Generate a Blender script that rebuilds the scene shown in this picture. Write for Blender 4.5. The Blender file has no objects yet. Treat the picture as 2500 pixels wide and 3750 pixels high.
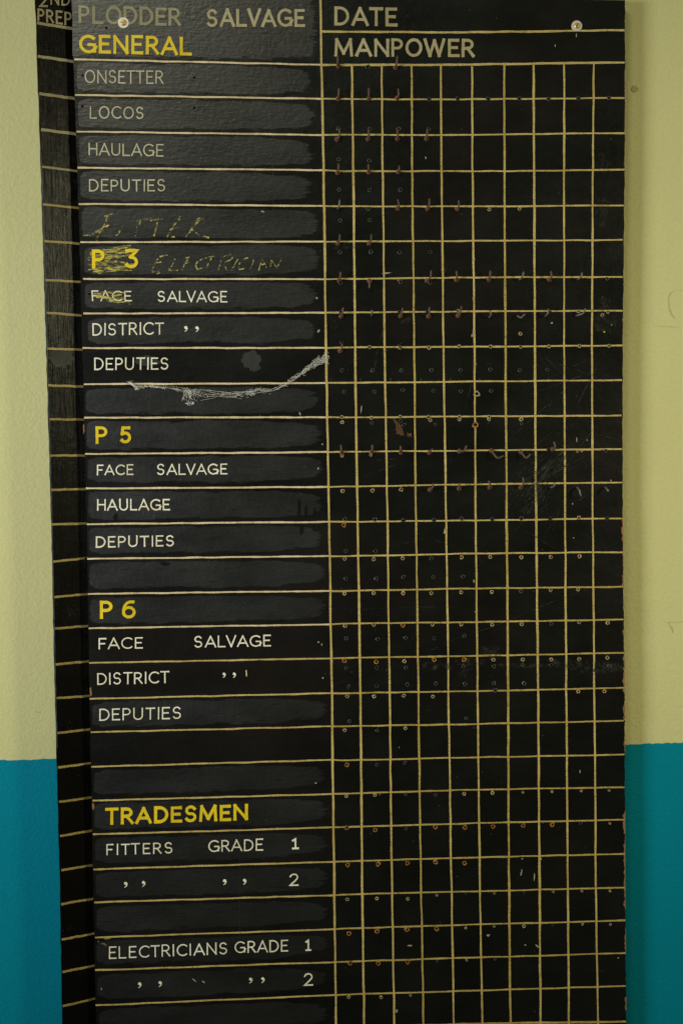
import bpy, bmesh, math, random
from mathutils import Vector, Matrix
random.seed(7)
SC = bpy.context.scene
COL = SC.collection

# ------------------------------------------------------------------ camera
PW, PH = 2500.0, 3750.0            # the photograph's own pixels, used to read positions off it
F = PH * 50.0 / 36.0
ex = Vector((80500, -1175, F)).normalized()
dn = Vector((1125, 87600, F)); dn = (dn - ex * dn.dot(ex)).normalized()
ey = ex.cross(dn).normalized()
ez = -dn
def cv2w(v): return Vector((v.dot(ex), v.dot(ey), v.dot(ez)))
CAM = -2.6 * cv2w(Vector((0, 0, 1)))
cam = bpy.data.cameras.new("camera"); camo = bpy.data.objects.new("camera", cam); COL.objects.link(camo)
cam.sensor_fit = 'VERTICAL'; cam.sensor_height = 36; cam.sensor_width = 24; cam.lens = 50
cam.clip_start = 0.05; cam.clip_end = 100
ax, ay, az = cv2w(Vector((1, 0, 0))), cv2w(Vector((0, -1, 0))), cv2w(Vector((0, 0, -1)))
camo.matrix_world = Matrix(((ax.x, ay.x, az.x, CAM.x), (ax.y, ay.y, az.y, CAM.y), (ax.z, ay.z, az.z, CAM.z), (0, 0, 0, 1)))
SC.camera = camo

# ------------------------------------------------------------------ light
w = bpy.data.worlds.new("World"); SC.world = w; w.use_nodes = True
bg = w.node_tree.nodes["Background"]
bg.inputs[0].default_value = (0.93, 1.0, 0.72, 1); bg.inputs[1].default_value = 0.035
def area(name, loc, tgt, sx, sy, power, col, spread=180):
    l = bpy.data.lights.new(name, 'AREA'); l.shape = 'RECTANGLE'; l.size = sx; l.size_y = sy
    l.energy = power; l.color = col; l.spread = math.radians(spread)
    o = bpy.data.objects.new(name, l); COL.objects.link(o); o.location = loc
    o.rotation_euler = (Vector(tgt) - Vector(loc)).to_track_quat('-Z', 'Y').to_euler()
    return o
area("ceiling_lamp", (-1.05, -2.75, 2.35), (-0.2, 0.0, 0.0), 0.8, 0.5, 25, (1.0, 0.97, 0.74))
area("left_fill", (-3.1, -2.2, 0.15), (-0.1, 0.0, 0.12), 1.1, 1.0, 17.6, (0.96, 1.0, 1.0), 64)  # added fill for the wall, set outside the board's mirror angle
area("right_fill", (3.1, -2.2, 0.9), (0.7, 0.0, -0.15), 0.6, 0.8, 9.8, (1.0, 0.94, 0.60), 64)  # added fill to lift the right wall, no lamp known there
SC.view_settings.view_transform = 'Standard'; SC.view_settings.look = 'None'
SC.view_settings.gamma = 1.0; SC.view_settings.exposure = 0.0
SC.view_settings.use_curve_mapping = False

# ------------------------------------------------------------------ geometry helpers
def ray(px, py): return cv2w(Vector((px - PW / 2, py - PH / 2, F)))
class Plane:
    """A flat surface in the room; at() reads where a photo pixel meets it, lift metres in front of it."""
    def __init__(s, p, n): s.p = Vector(p); s.n = Vector(n).normalized()
    def at(s, px, py, lift=0.0):
        d = ray(px, py); q = s.p + s.n * lift
        return CAM + d * ((q - CAM).dot(s.n) / d.dot(s.n))
BOARD = Plane((0, 0, 0), (0, -1, 0))
WALL_Y = 0.032
WALL = Plane((0, WALL_Y, 0), (0, -1, 0))
A = math.radians(31.5)
EDGE = BOARD.at(312, 1700)
STRIP = Plane((EDGE.x + 0.002, 0.0205, 0), (math.sin(A), -math.cos(A), 0))

def link(name, me, mats, parent=None):
    o = bpy.data.objects.new(name, me); COL.objects.link(o)
    for m in (mats if isinstance(mats, (list, tuple)) else [mats]): me.materials.append(m)
    if parent is not None: o.parent = parent
    return o
def from_bm(name, bm, mats, parent=None, smooth=False):
    me = bpy.data.meshes.new(name); bm.to_mesh(me); bm.free()
    if smooth: me.shade_smooth()
    return link(name, me, mats, parent)
def empty(name, loc, label, cat, group=None):
    o = bpy.data.objects.new(name, None); COL.objects.link(o); o.location = loc; o.empty_display_size = .1
    o['label'] = label; o['category'] = cat
    if group: o['group'] = group
    return o

class Smooth:
    """slow 1-D wobble"""
    def __init__(s, step, amp): s.step = step; s.amp = amp; s.v = {}
    def __call__(s, t):
        i = math.floor(t / s.step); f = t / s.step - i; f = f * f * (3 - 2 * f)
        for k in (i, i + 1):
            if k not in s.v: s.v[k] = random.uniform(-1, 1)
        return s.amp * (s.v[i] * (1 - f) + s.v[i + 1] * f)

def densify(pts, step):
    out = [pts[0]]
    for a, b in zip(pts, pts[1:]):
        n = max(1, int(math.hypot(b[0] - a[0], b[1] - a[1]) / step))
        for i in range(1, n + 1): out.append((a[0] + (b[0] - a[0]) * i / n, a[1] + (b[1] - a[1]) * i / n))
    return out
def ribbon(bm, plane, pts, wid, lift, base, jw=0.0, mat=0, wfun=None, caps=0.0):
    """a flat painted stroke along pts (photo pixels), wid pixels wide, lift metres proud of the plane"""
    n = len(pts); L = []; R = []
    if n < 2: return
    closed = math.hypot(pts[0][0] - pts[-1][0], pts[0][1] - pts[-1][1]) < 1e-3
    def unit(a, b):
        d = math.hypot(b[0] - a[0], b[1] - a[1]) or 1; return ((b[0] - a[0]) / d, (b[1] - a[1]) / d)
    dirs = [unit(pts[i], pts[i + 1]) for i in range(n - 1)]
    for i, p in enumerate(pts):
        if closed and i in (0, n - 1): d0, d1 = dirs[-1], dirs[0]
        else: d0, d1 = dirs[max(0, i - 1)], dirs[min(n - 2, i)]
        nx, ny = -(d0[1] + d1[1]), d0[0] + d1[0]
        m = math.hypot(nx, ny)
        if m < 0.2: nx, ny, m = -d1[1], d1[0], 1
        nx /= m; ny /= m
        c = max(0.5, nx * -d1[1] + ny * d1[0])
        hw = wid / 2 / c * (1 + (random.uniform(-jw, jw) if jw else 0))
        if wfun: hw *= wfun(i / (n - 1))
        L.append(bm.verts.new(plane.at(p[0] + nx * hw, p[1] + ny * hw, lift) - base))
        R.append(bm.verts.new(plane.at(p[0] - nx * hw, p[1] - ny * hw, lift) - base))
    for i in range(n - 1):
        f = bm.faces.new((L[i], L[i + 1], R[i + 1], R[i])); f.material_index = mat
        f.normal_update()
        if f.normal.dot(plane.n) < 0: f.normal_flip()
def blob(bm, plane, cx, cy, rx, ry, lift, base, rag=.25, n=18, mat=0, rot=0):
    vs = []; s = Smooth(1.0, rag)
    for i in range(n):
        a = 2 * math.pi * i / n; r = 1 + random.uniform(-rag, rag)
        x, y = rx * r * math.cos(a), ry * r * math.sin(a)
        vs.append(bm.verts.new(plane.at(cx + x * math.cos(rot) - y * math.sin(rot), cy + x * math.sin(rot) + y * math.cos(rot), lift) - base))
    c = bm.verts.new(plane.at(cx, cy, lift) - base)
    for i in range(n):
        f = bm.faces.new((vs[i], vs[(i + 1) % n], c)); f.material_index = mat; f.normal_update()
        if f.normal.dot(plane.n) < 0: f.normal_flip()
def tube(bm, pts, rad, seg=8, cap=True, mat=0):
    """pts: world Vectors"""
    rings = []; prev = None
    for i, p in enumerate(pts):
        t = (pts[min(i + 1, len(pts) - 1)] - pts[max(i - 1, 0)]).normalized()
        up = prev if prev is not None else (Vector((0, 0, 1)) if abs(t.z) < .9 else Vector((1, 0, 0)))
        a = (up - t * up.dot(t)).normalized(); b = t.cross(a); prev = a
        r = rad[i] if isinstance(rad, (list, tuple)) else rad
        rings.append([bm.verts.new(p + (a * math.cos(2 * math.pi * k / seg) + b * math.sin(2 * math.pi * k / seg)) * r) for k in range(seg)])
    for r0, r1 in zip(rings, rings[1:]):
        for k in range(seg):
            f = bm.faces.new((r0[k], r0[(k + 1) % seg], r1[(k + 1) % seg], r1[k])); f.material_index = mat
    if cap:
        for r, rev in ((rings[0], True), (rings[-1], False)):
            f = bm.faces.new(list(reversed(r)) if rev else r); f.material_index = mat

# ------------------------------------------------------------------ materials
def mat(name):
    m = bpy.data.materials.new(name); m.use_nodes = True
    nt = m.node_tree; b = nt.nodes["Principled BSDF"]
    return m, nt, b
def N(nt, typ, **kw):
    n = nt.nodes.new(typ)
    for k, v in kw.items(): setattr(n, k, v)
    return n
def coords(nt, scale=(1, 1, 1)):
    g = N(nt, 'ShaderNodeNewGeometry'); mp = N(nt, 'ShaderNodeMapping')
    mp.inputs['Scale'].default_value = scale
    nt.links.new(g.outputs['Position'], mp.inputs['Vector']); return mp.outputs[0]
def noise(nt, vec, scale, detail=4, rough=.55):
    n = N(nt, 'ShaderNodeTexNoise'); n.inputs['Scale'].default_value = scale
    n.inputs['Detail'].default_value = detail; n.inputs['Roughness'].default_value = rough
    nt.links.new(vec, n.inputs['Vector']); return n.outputs['Fac']
def ramp(nt, fac, stops):
    r = N(nt, 'ShaderNodeValToRGB'); e = r.color_ramp.elements
    while len(e) > 1: e.remove(e[-1])
    e[0].position, e[0].color = stops[0][0], stops[0][1]
    for p, c in stops[1:]:
        x = e.new(p); x.color = c
    nt.links.new(fac, r.inputs[0]); return r.outputs[0]
def g(v, a=1): return (v, v, v, a)
def mix(nt, fac, a, b, blend='MIX'):
    m = N(nt, 'ShaderNodeMix', data_type='RGBA', blend_type=blend)
    for s, v in ((m.inputs[0], fac), (m.inputs[6], a), (m.inputs[7], b)):
        if hasattr(v, 'links') or hasattr(v, 'is_linked'): nt.links.new(v, s)
        else: s.default_value = v
    return m.outputs[2]
def bump(nt, b, hs, prev=None):
    last = None
    for h, st, di in hs:
        n = N(nt, 'ShaderNodeBump'); n.inputs['Strength'].default_value = st; n.inputs['Distance'].default_value = di
        nt.links.new(h, n.inputs['Height'])
        if last is not None: nt.links.new(last, n.inputs['Normal'])
        last = n.outputs[0]
    nt.links.new(last, b.inputs['Normal'])

def gloss_paint(name, base, rough, grain=(4, 4, 4), gs=60, gstr=.2, dust=.05, spec=.5, lump=.3, scuff=.6, ls=70, sheen_film=.24):
    m, nt, b = mat(name)
    v = coords(nt); vg = coords(nt, grain)
    c = mix(nt, ramp(nt, noise(nt, v, 5, 5), [(.35, g(0)), (.7, g(1))]), (*base, 1), (base[0] * 1.5, base[1] * 1.55, base[2] * 1.4, 1))
    c = mix(nt, ramp(nt, noise(nt, v, 2.6, 7, .68), [(.42, g(0)), (.70, g(sheen_film))]), c, mix(nt, ramp(nt, noise(nt, v, 1.7, 2), [(.42, g(0)), (.58, g(1))]), (.015, .021, .015, 1), (.026, .016, .013, 1)))   # dust haze; its greenish and brown tints paint in reflections of the room
    vo = N(nt, 'ShaderNodeTexVoronoi'); vo.inputs['Scale'].default_value = 62; vo.inputs['Randomness'].default_value = 1
    nt.links.new(v, vo.inputs['Vector'])
    spk = ramp(nt, vo.outputs['Distance'], [(.0, g(1)), (.045, g(.8)), (.075, g(0))])
    sel = N(nt, 'ShaderNodeSeparateColor'); nt.links.new(vo.outputs['Color'], sel.inputs[0])
    pick = ramp(nt, sel.outputs[0], [(.86, g(0)), (.9, g(1))])
    sm = N(nt, 'ShaderNodeMath', operation='MULTIPLY'); nt.links.new(spk, sm.inputs[0]); nt.links.new(pick, sm.inputs[1])
    sm2 = N(nt, 'ShaderNodeMath', operation='MULTIPLY'); nt.links.new(sm.outputs[0], sm2.inputs[0]); sm2.inputs[1].default_value = dust
    c = mix(nt, sm2.outputs[0], c, (.5, .48, .4, 1))
    nt.links.new(c, b.inputs['Base Color'])
    rn = noise(nt, coords(nt, (1, 1, 2.2)), 7, 6, .65)
    rr = N(nt, 'ShaderNodeMapRange'); rr.inputs[1].default_value = .3; rr.inputs[2].default_value = .75
    rr.inputs[3].default_value = rough * (1 - .25 * scuff); rr.inputs[4].default_value = rough * (1 + .35 * scuff)
    nt.links.new(rn, rr.inputs[0]); nt.links.new(rr.outputs[0], b.inputs['Roughness'])
    b.inputs['Specular IOR Level'].default_value = spec
    bump(nt, b, [(noise(nt, vg, gs, 3, .6), gstr, .002), (noise(nt, v, ls, 3), lump, .002)])
    return m
M = {}
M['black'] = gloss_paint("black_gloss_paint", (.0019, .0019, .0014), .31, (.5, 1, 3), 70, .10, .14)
M['patch'] = gloss_paint("grey_black_satin_paint", (.0021, .0025, .0020), .385, (.6, 1, 3.2), 75, .18, .12, spec=.95, lump=.24, ls=110, sheen_film=.06)
M['strip'] = gloss_paint("black_paint_over_grain", (.0030, .0027, .0020), .27, (5, 5, .10), 60, .6, .10, spec=.16, lump=.2, sheen_film=.12)
def feather(m):
    nt = m.node_tree; b = nt.nodes["Principled BSDF"]
    at = N(nt, 'ShaderNodeAttribute', attribute_name='fade')
    nz = noise(nt, coords(nt, (.22, 1, 1.6)), 130, 4, .6)
    mr = N(nt, 'ShaderNodeMapRange'); mr.inputs[1].default_value = .32; mr.inputs[2].default_value = .68
    nt.links.new(nz, mr.inputs[0])
    sb = N(nt, 'ShaderNodeMath', operation='SUBTRACT'); nt.links.new(at.outputs['Fac'], sb.inputs[0]); nt.links.new(mr.outputs[0], sb.inputs[1])
    al = N(nt, 'ShaderNodeMapRange'); al.inputs[1].default_value = -.20; al.inputs[2].default_value = .16
    nt.links.new(sb.outputs[0], al.inputs[0]); nt.links.new(al.outputs[0], b.inputs['Alpha'])
feather(M['patch'])
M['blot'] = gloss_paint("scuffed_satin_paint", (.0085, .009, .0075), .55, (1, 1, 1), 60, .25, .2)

def sign_paint(name, col, worn, under=(.012, .012, .009), speck=.5, rough=.5, streak=(1, 1, 4), sscale=90):
    m, nt, b = mat(name)
    v = coords(nt); vs = coords(nt, streak)
    c = mix(nt, ramp(nt, noise(nt, v, 14, 4), [(.35, g(0)), (.68, g(1))]), (*col, 1), (col[0] * .74, col[1] * .70, col[2] * .58, 1))
    c = mix(nt, ramp(nt, noise(nt, vs, sscale, 3, .6), [(.5, g(0)), (.66, g(worn)), (.8, g(min(1, worn * 1.5)))]), c, (*under, 1))
    k = N(nt, 'ShaderNodeMath', operation='MULTIPLY'); k.inputs[1].default_value = speck
    nt.links.new(ramp(nt, noise(nt, v, 420, 2), [(.60, g(0)), (.70, g(1))]), k.inputs[0])
    c = mix(nt, k.outputs[0], c, (.07, .042, .012, 1))
    nt.links.new(c, b.inputs['Base Color']); b.inputs['Roughness'].default_value = rough
    b.inputs['Specular IOR Level'].default_value = .35
    bump(nt, b, [(noise(nt, vs, sscale, 3), .2, .001)])
    return m
M['cream'] = sign_paint("cream_lettering_paint", (.82, .79, .64), .14, speck=.10)
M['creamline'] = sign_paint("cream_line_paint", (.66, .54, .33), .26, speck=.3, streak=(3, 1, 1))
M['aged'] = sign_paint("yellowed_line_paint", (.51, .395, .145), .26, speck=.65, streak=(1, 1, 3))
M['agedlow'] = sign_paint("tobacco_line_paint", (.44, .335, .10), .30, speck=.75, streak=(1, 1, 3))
M['head'] = sign_paint("faded_heading_paint", (.41, .36, .205), .20, under=(.09, .08, .05), speck=.25)
M['ghost'] = sign_paint("thin_heading_paint", (.30, .28, .17), .36, under=(.05, .05, .035), speck=.3)
M['thin'] = sign_paint("thin_grey_lettering_paint", (.50, .47, .33), .26, under=(.05, .05, .035), speck=.2)
M['yellow'] = sign_paint("yellow_lettering_paint", (.74, .54, .016), .14, under=(.25, .16, .01), speck=.1, rough=.42)
M['striplet'] = sign_paint("worn_cream_paint", (.42, .36, .21), .45, under=(.03, .03, .02), speck=.5, streak=(5, 5, .6))

def plain(name, col, rough=.6, metal=0.0, var=.35, sc=80, bmp=.2, spec=.5):
    m, nt, b = mat(name); v = coords(nt)
    c = mix(nt, ramp(nt, noise(nt, v, sc, 5, .65), [(.3, g(0)), (.7, g(1))]), (*[x * (1 - var) for x in col], 1), (*[x * (1 + var) for x in col], 1))
    nt.links.new(c, b.inputs['Base Color']); b.inputs['Roughness'].default_value = rough; b.inputs['Metallic'].default_value = metal
    b.inputs['Specular IOR Level'].default_value = spec
    bump(nt, b, [(noise(nt, v, sc * 4, 3), bmp, .001)])
    return m
M['rust'] = plain("rusty_brown_iron", (.098, .060, .040), .75, 0, .45, 260, .4, .3)
M['rustbase'] = plain("orange_rust", (.13, .058, .026), .85, 0, .5, 260, .4, .2)
M['steel'] = plain("dull_grey_iron", (.12, .115, .085), .5, .35, .3, 260, .3)
M['void'] = plain("dark_hole", (.002, .002, .0015), .95, 0, .1, 80, 0, 0)
M['rimdark'] = plain("lifted_black_paint_rim", (.034, .035, .028), .4, 0, .85, 90, .4)
M['rimwood'] = plain("bare_wood_rim", (.30, .23, .11), .8, 0, .7, 120, .4, .2)
M['rimrust'] = plain("rust_stained_rim", (.24, .11, .022), .8, 0, .6, 120, .4, .2)
M['wood'] = plain("chipped_bare_wood", (.22, .115, .05), .85, 0, .45, 300, .5, .2)
M['brown'] = plain("brown_scrape", (.072, .034, .016), .8, 0, .4, 300, .4, .2)
M['zinc'] = plain("zinc_washer", (.62, .61, .52), .4, .3, .12, 120, .1)
M['brass'] = plain("brass_screw", (.62, .40, .14), .35, .55, .2, 200, .1)
M['web'] = plain("dusty_cobweb", (.78, .76, .66), .9, 0, .25, 300, 0, .1)
M['dry'] = plain("pale_paint_fleck", (.30, .26, .17), .7, 0, .4, 300, .2, .2)

def cut_material(name, col, scale, lo, hi, stretch=(1, 1, 1), rough=.9):
    """dry marks: broken up by a fine grain so that the surface below shows between"""
    m, nt, b = mat(name); v = coords(nt, stretch)
    nt.links.new(mix(nt, noise(nt, v, 60, 3), (*[x * .65 for x in col], 1), (*col, 1)), b.inputs['Base Color'])
    b.inputs['Roughness'].default_value = rough; b.inputs['Specular IOR Level'].default_value = .1
    a = ramp(nt, noise(nt, v, scale, 5, .72), [(lo, g(0)), (hi, g(1))])
    nt.links.new(a, b.inputs['Alpha'])
    return m
M['chalk'] = cut_material("yellow_chalk", (.50, .44, .15), 210, .46, .60, (.6, 1, 1.3))
M['chalkrub'] = cut_material("rubbed_yellow_chalk", (.52, .45, .11), 150, .46, .57, (.35, 1, 1.9))
M['scratch'] = cut_material("hairline_scratch", (.052, .055, .045), 60, .42, .62, rough=.6)
M['scuff'] = cut_material("dry_scuff", (.042, .043, .036), 90, .46, .78, rough=.7)

def wall_paint(name, col, col2):
    m, nt, b = mat(name); v = coords(nt)
    c = mix(nt, ramp(nt, noise(nt, v, 2.2, 5, .6), [(.3, g(0)), (.7, g(1))]), (*col, 1), (*col2, 1))
    c = mix(nt, ramp(nt, noise(nt, v, 160, 3, .6), [(.42, g(0)), (.62, g(.10))]), c, (col[0] * .6, col[1] * .6, col[2] * .5, 1))
    nt.links.new(c, b.inputs['Base Color']); b.inputs['Roughness'].default_value = .55
    b.inputs['Specular IOR Level'].default_value = .06
    bump(nt, b, [(noise(nt, v, 170, 4, .6), .45, .0025), (noise(nt, v, 9, 3), .15, .006)])
    return m
M['green'] = wall_paint("pale_green_wall_paint", (.53, .51, .25), (.50, .475, .225))
M['blue'] = wall_paint("teal_blue_wall_paint", (.0006, .190, .270), (.0008, .172, .242))

# ------------------------------------------------------------------ the wall
zb0 = WALL.at(100, 2781.6).z; zb1 = WALL.at(2400, 2722.6).z
def zbound(x):
    xa, xb = WALL.at(100, 2781.6).x, WALL.at(2400, 2722.6).x
    return zb0 + (zb1 - zb0) * (x - xa) / (xb - xa)
bm = bmesh.new(); wob = Smooth(.006, .0011); X0, X1 = -4.0, 4.0
xs = [X0, -1.2] + [-1.2 + i * .004 for i in range(1, 601)] + [X1]
top = []; mid = []; midb = []; bot = []
for x in xs:
    z = zbound(x) + wob(x)
    top.append(bm.verts.new((x, WALL_Y, 3.2))); mid.append(bm.verts.new((x, WALL_Y, z))); bot.append(bm.verts.new((x, WALL_Y, -1.9)))
for i in range(len(xs) - 1):
    f = bm.faces.new((mid[i], mid[i + 1], top[i + 1], top[i])); f.material_index = 0
    f = bm.faces.new((bot[i], bot[i + 1], mid[i + 1], mid[i])); f.material_index = 1
wall = from_bm("wall", bm, [M['green'], M['blue']])
wall['kind'] = 'structure'
wall['label'] = 'pale green wall with a teal blue lower half behind the black boards'
O0 = Vector((0, 0, 0))
M['crackm'] = plain("wall_crack_line", (.44, .415, .19), .9, 0, .3, 100, .2, .1)  # wall cracks, slightly darker than the green around them
M['plug'] = plain("filled_wall_plug", (.37, .34, .14), .9, 0, .35, 300, .5, .1)
def crack(paths, wd=2.2):
    bm = bmesh.new()
    for i, p in enumerate(paths):
        ribbon(bm, WALL, [(x + random.uniform(-1, 1), y + random.uniform(-1.2, 1.2)) for x, y in densify(p, 8)], wd, .0006 + i * .0001, O0, .5)
    from_bm("crack", bm, M['crackm'], wall)
crack([[(2390, 1192), (2430, 1195), (2500, 1199)]], 2.6)
crack([[(2430, 2277), (2500, 2278)], [(2446, 2278), (2450, 2290), (2459, 2302), (2462, 2316)]], 3)
crack([[(2448, 1128), (2446, 1090), (2456, 1070), (2478, 1060), (2500, 1062)], [(2448, 1128), (2456, 1150), (2470, 1165)]], 1.8)
crack([[(128, 2604), (131, 2610)], [(131, 2605), (148, 2609)]], 2.4)
bm = bmesh.new(); blob(bm, WALL, 2322, 325, 13, 12, .0008, O0, .2); blob(bm, WALL, 2318, 326, 7, 8, .0013, O0, .2)
from_bm("wall_plug", bm, M['plug'], wall)

# ------------------------------------------------------------------ the tall tally board
def interp(tab, y):
    for (x0, y0), (x1, y1) in zip(tab, tab[1:]):
        if y <= y1 or (x1, y1) == tab[-1]: return x0 + (x1 - x0) * (y - y0) / (y1 - y0)
LEFT = [(263, 0), (284.6, 638), (303, 1278), (319, 1918), (329.5, 2558), (341, 3198), (351.6, 3750)]
RIGHT = [(2287, 0), (2285, 638), (2278.4, 1278), (2277.5, 1560), (2278.4, 1918), (2285, 2558), (2286.4, 3198), (2291, 3750)]
board = empty("tally_board", BOARD.at(1320, 3850), "tall black painted tally board with yellow and cream lettering and a grid of hooks", "notice board")
BB = board.location.copy()
T = .019
def hx(h, x):
    for a, b in zip(h, h[1:]):
        if x <= b[0] or b is h[-1]: return a[1] + (b[1] - a[1]) * (x - a[0]) / (b[0] - a[0])
bm = bmesh.new()
ys = [-60, 2] + [30 + 30 * i for i in range(127)]
YT = 3.5
rows = []
jl = Smooth(40, 1.6); jr = Smooth(22, 1.3)
fl, fr, bl, br = [], [], [], []
topz = BOARD.at(1500, 2.5).z
ylist = [None] + [25 + 20 * i for i in range(192)]
for y in ylist:
    yy = 2 if y is None else y
    pl = BOARD.at(interp(LEFT, yy) + jl(yy), yy); pr = BOARD.at(interp(RIGHT, yy) + jr(yy), yy)
    if y is None:
        pl = BOARD.at(interp(LEFT, -16), -16); pr = BOARD.at(2287, 0.5)
        pl.z = BOARD.at(930, 1.5).z + .012
    fl.append(bm.verts.new(pl - BB)); fr.append(bm.verts.new(pr - BB))
    bl.append(bm.verts.new(pl + Vector((.0012, T, 0)) - BB)); br.append(bm.verts.new(pr + Vector((-.0012, T, 0)) - BB))
n = len(fl)
for i in range(n - 1):
    f = bm.faces.new((fl[i + 1], fr[i + 1], fr[i], fl[i]))
    f = bm.faces.new((bl[i], br[i], br[i + 1], bl[i + 1]))
    f = bm.faces.new((fl[i], bl[i], bl[i + 1], fl[i + 1])); f.material_index = 0
    f = bm.faces.new((fr[i + 1], br[i + 1], br[i], fr[i])); f.material_index = 1
f = bm.faces.new((fl[0], fr[0], br[0], bl[0])); f.material_index = 1
f = bm.faces.new((fr[-1], fl[-1], bl[-1], br[-1])); f.material_index = 1
bmesh.ops.recalc_face_normals(bm, faces=bm.faces)
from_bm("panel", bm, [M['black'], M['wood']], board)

HL = [[(273,217),(1175,237.6)],[(276,347.6),(1178,362)],[(281,481.5),(1181,494)],[(285,614.6),(1185,623.4)],[(289,746.8),(1186,754.8)],
      [(295,887),(1188,884.7)],[(305,1022),(1189,1022)],[(306,1148.6),(1192,1145)],[(303,1274.6),(1193,1274)],[(308,1406.8),(1196,1402.8)],
      [(309,1529.5),(1197,1528)],[(312.5,1662.7),(1199,1655.5)],[(315.7,1788.6),(1202,1783)],[(319,1919.3),(1204,1911)],[(320.5,2046.7),(1207,2036.4)],
      [(323,2175),(1208.5,2164)],[(326,2301),(1210,2286)],[(327.6,2427.8),(1212.5,2411)],[(329,2559.3),(1214,2538.6)],[(333,2682),(1216.5,2659.6)],
      [(335,2808),(1218,2783)],[(339.6,2931.5),(1219.7,2907.6)],[(341,3055.8),(1221,3030)],[(343,3184),(1224,3155.5)],[(346,3304.5),(1223.7,3278)],
      [(349,3432.9),(1224.5,3403)],[(349,3553),(1227.7,3523)],[(351,3681.6),(1229,3644)]]
HR = [[(1250,237.6),(1617,237.6),(1840,234.4),(2285,229)],[(1250,362.7),(1617,364.3),(2285,358.7)],[(1250,493.5),(1617,494.3),(2285,487)],
      [(1250,626.6),(1840,626.6),(2285,621.8)],[(1250,755.6),(1776,755.6),(2282,752.4)],[(1250,884),(1840,881.6),(2278,879)],
      [(1250,1021.9),(1728,1016),(2278,1013.9)],[(1250,1144.6),(1728,1140.6),(2278,1137.5)],[(1250,1272.5),(1728,1269.8),(2278,1265)],
      [(1250,1402),(1728,1397),(2276,1392.4)],[(1250,1528.7),(1728,1524.7),(2274,1521.6)],[(1250,1654.7),(1728,1650),(2274,1644.3)],
      [(1250,1782),(1728,1774),(2276,1767)],[(1250,1911),(1728,1906),(2278,1898.6)],[(1250,2037),(1728,2027),(2278,2022)],
      [(1250,2164),(1728,2155),(2280,2149)],[(1250,2284),(1728,2278),(2281,2269)],[(1250,2409.5),(1728,2402),(2282,2391)],
      [(1250,2538.6),(1728,2530.7),(2284,2518.7)],[(1250,2659.7),(1728,2651.7),(2282,2639.7)],[(1250,2784.8),(1728,2773.7),(2285,2763)],
      [(1250,2906),(1728,2892),(2285,2883)],[(1250,3028.8),(1728,3015),(2286,3001)],[(1250,3154.7),(1728,3140),(2286,3127)],
      [(1250,3275.8),(1728,3264),(2288,3250)],[(1250,3401),(1728,3386),(2288,3370.7)],[(1250,3522),(1728,3507),(2289,3490)],[(1250,3642.5),(1728,3628),(2289,3610.6)]]
VV = [[(1172.7,0),(1184.6,638),(1193.4,1278),(1205,1918),(1215,2558),(1223,3198),(1230,3750)],
      [(1288,239),(1293,638),(1300,1278),(1309,1918),(1320,2558),(1325,3198),(1333,3748)],
      [(1396.7,239),(1400.7,638),(1408,1278),(1418,1918),(1426,2558),(1434,3198),(1443,3748)],
      [(1506.7,239),(1508.3,638),(1516,1278),(1522.6,1918),(1531.4,2558),(1540,3198),(1549.8,3748)],
      [(1613.5,236),(1616,638),(1623,1278),(1632.7,1918),(1641.4,2558),(1651,3198),(1660.6,3748)],
      [(1727.5,243),(1729,638),(1736,1278),(1741,1918),(1748,2558),(1755.4,3198),(1765,3748)],
      [(1845.5,230),(1845.5,638),(1849.5,1278),(1854.3,1918),(1859,2558),(1862,3198),(1867.8,3748)],
      [(1952.3,237.6),(1954.7,638),(1957,1278),(1962,1918),(1969,2558),(1973.9,3198),(1977.8,3748)],
      [(2064,235),(2064,638),(2064,1278),(2068,1918),(2072,2558),(2076.7,3198),(2081.5,3748)],
      [(2172.4,226),(2169,638),(2166,1278),(2169,1918),(2174.8,2558),(2179.6,3198),(2188,3748)]]

# --- satin repaint behind the labels: one bullet-ended patch a row
def patch(x0, x1, top, bottom, mt, mb, rag, round_=.5, lift=.0004, m='patch', left_round=True):
    """top/bottom: functions of x; mt/mb: margins; the 'fade' attribute thins the paint out towards its brushed edges"""
    bm = bmesh.new(); fade = bm.verts.layers.float.new('fade')
    wt = Smooth(110, 3.0); wb = Smooth(90, 3.5)
    ed = [0, .02, .04, .07, .11, .16, .22]; vs = ed + [.3, .4, .5, .6, .7] + [1 - e for e in reversed(ed)]
    us = [0, .004, .01, .02, .04] + [.08 + .035 * i for i in range(22)] + [.87, .9, .92, .94, .955, .97, .98, .99, 1]
    rs = Smooth(1.0, 1.0); grid = []
    for v in vs:
        e = abs(2 * v - 1)
        xr = x1 + 6 - round_ * 78 * e ** 3.4 - rag * abs(rs(v * 9)) * .8
        xl = x0 + (16 * e ** 8 if left_round else 0)
        row = []
        for u in us:
            x = xl + (xr - xl) * u
            k = .75 + .9 * max(0, (u - .8) / .2) + .5 * max(0, (.04 - u) / .04) * left_round
            yt = top(x) + mt * k + wt(x); yb = bottom(x) - mb * k + wb(x); y = yt + (yb - yt) * v
            vt = bm.verts.new(BOARD.at(x, y, lift) - BB)
            dv = min(.12 + abs(y - yt) / 9, .10 + abs(yb - y) / 13, (xr - x) / 34)
            if left_round: dv = min(dv, .2 + (x - xl) / 6)
            vt[fade] = max(0, min(1, dv)); row.append(vt)
        grid.append(row)
    for j in range(len(vs) - 1):
        for i in range(len(us) - 1):
            bm.faces.new((grid[j + 1][i], grid[j + 1][i + 1], grid[j][i + 1], grid[j][i]))
    return from_bm("label_patch", bm, M[m], board)
def L(k): return lambda x: hx(HL[k], x)
patch(266, 1166, lambda x: -8, L(0), 0, 14, 10, .25, left_round=False)
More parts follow.
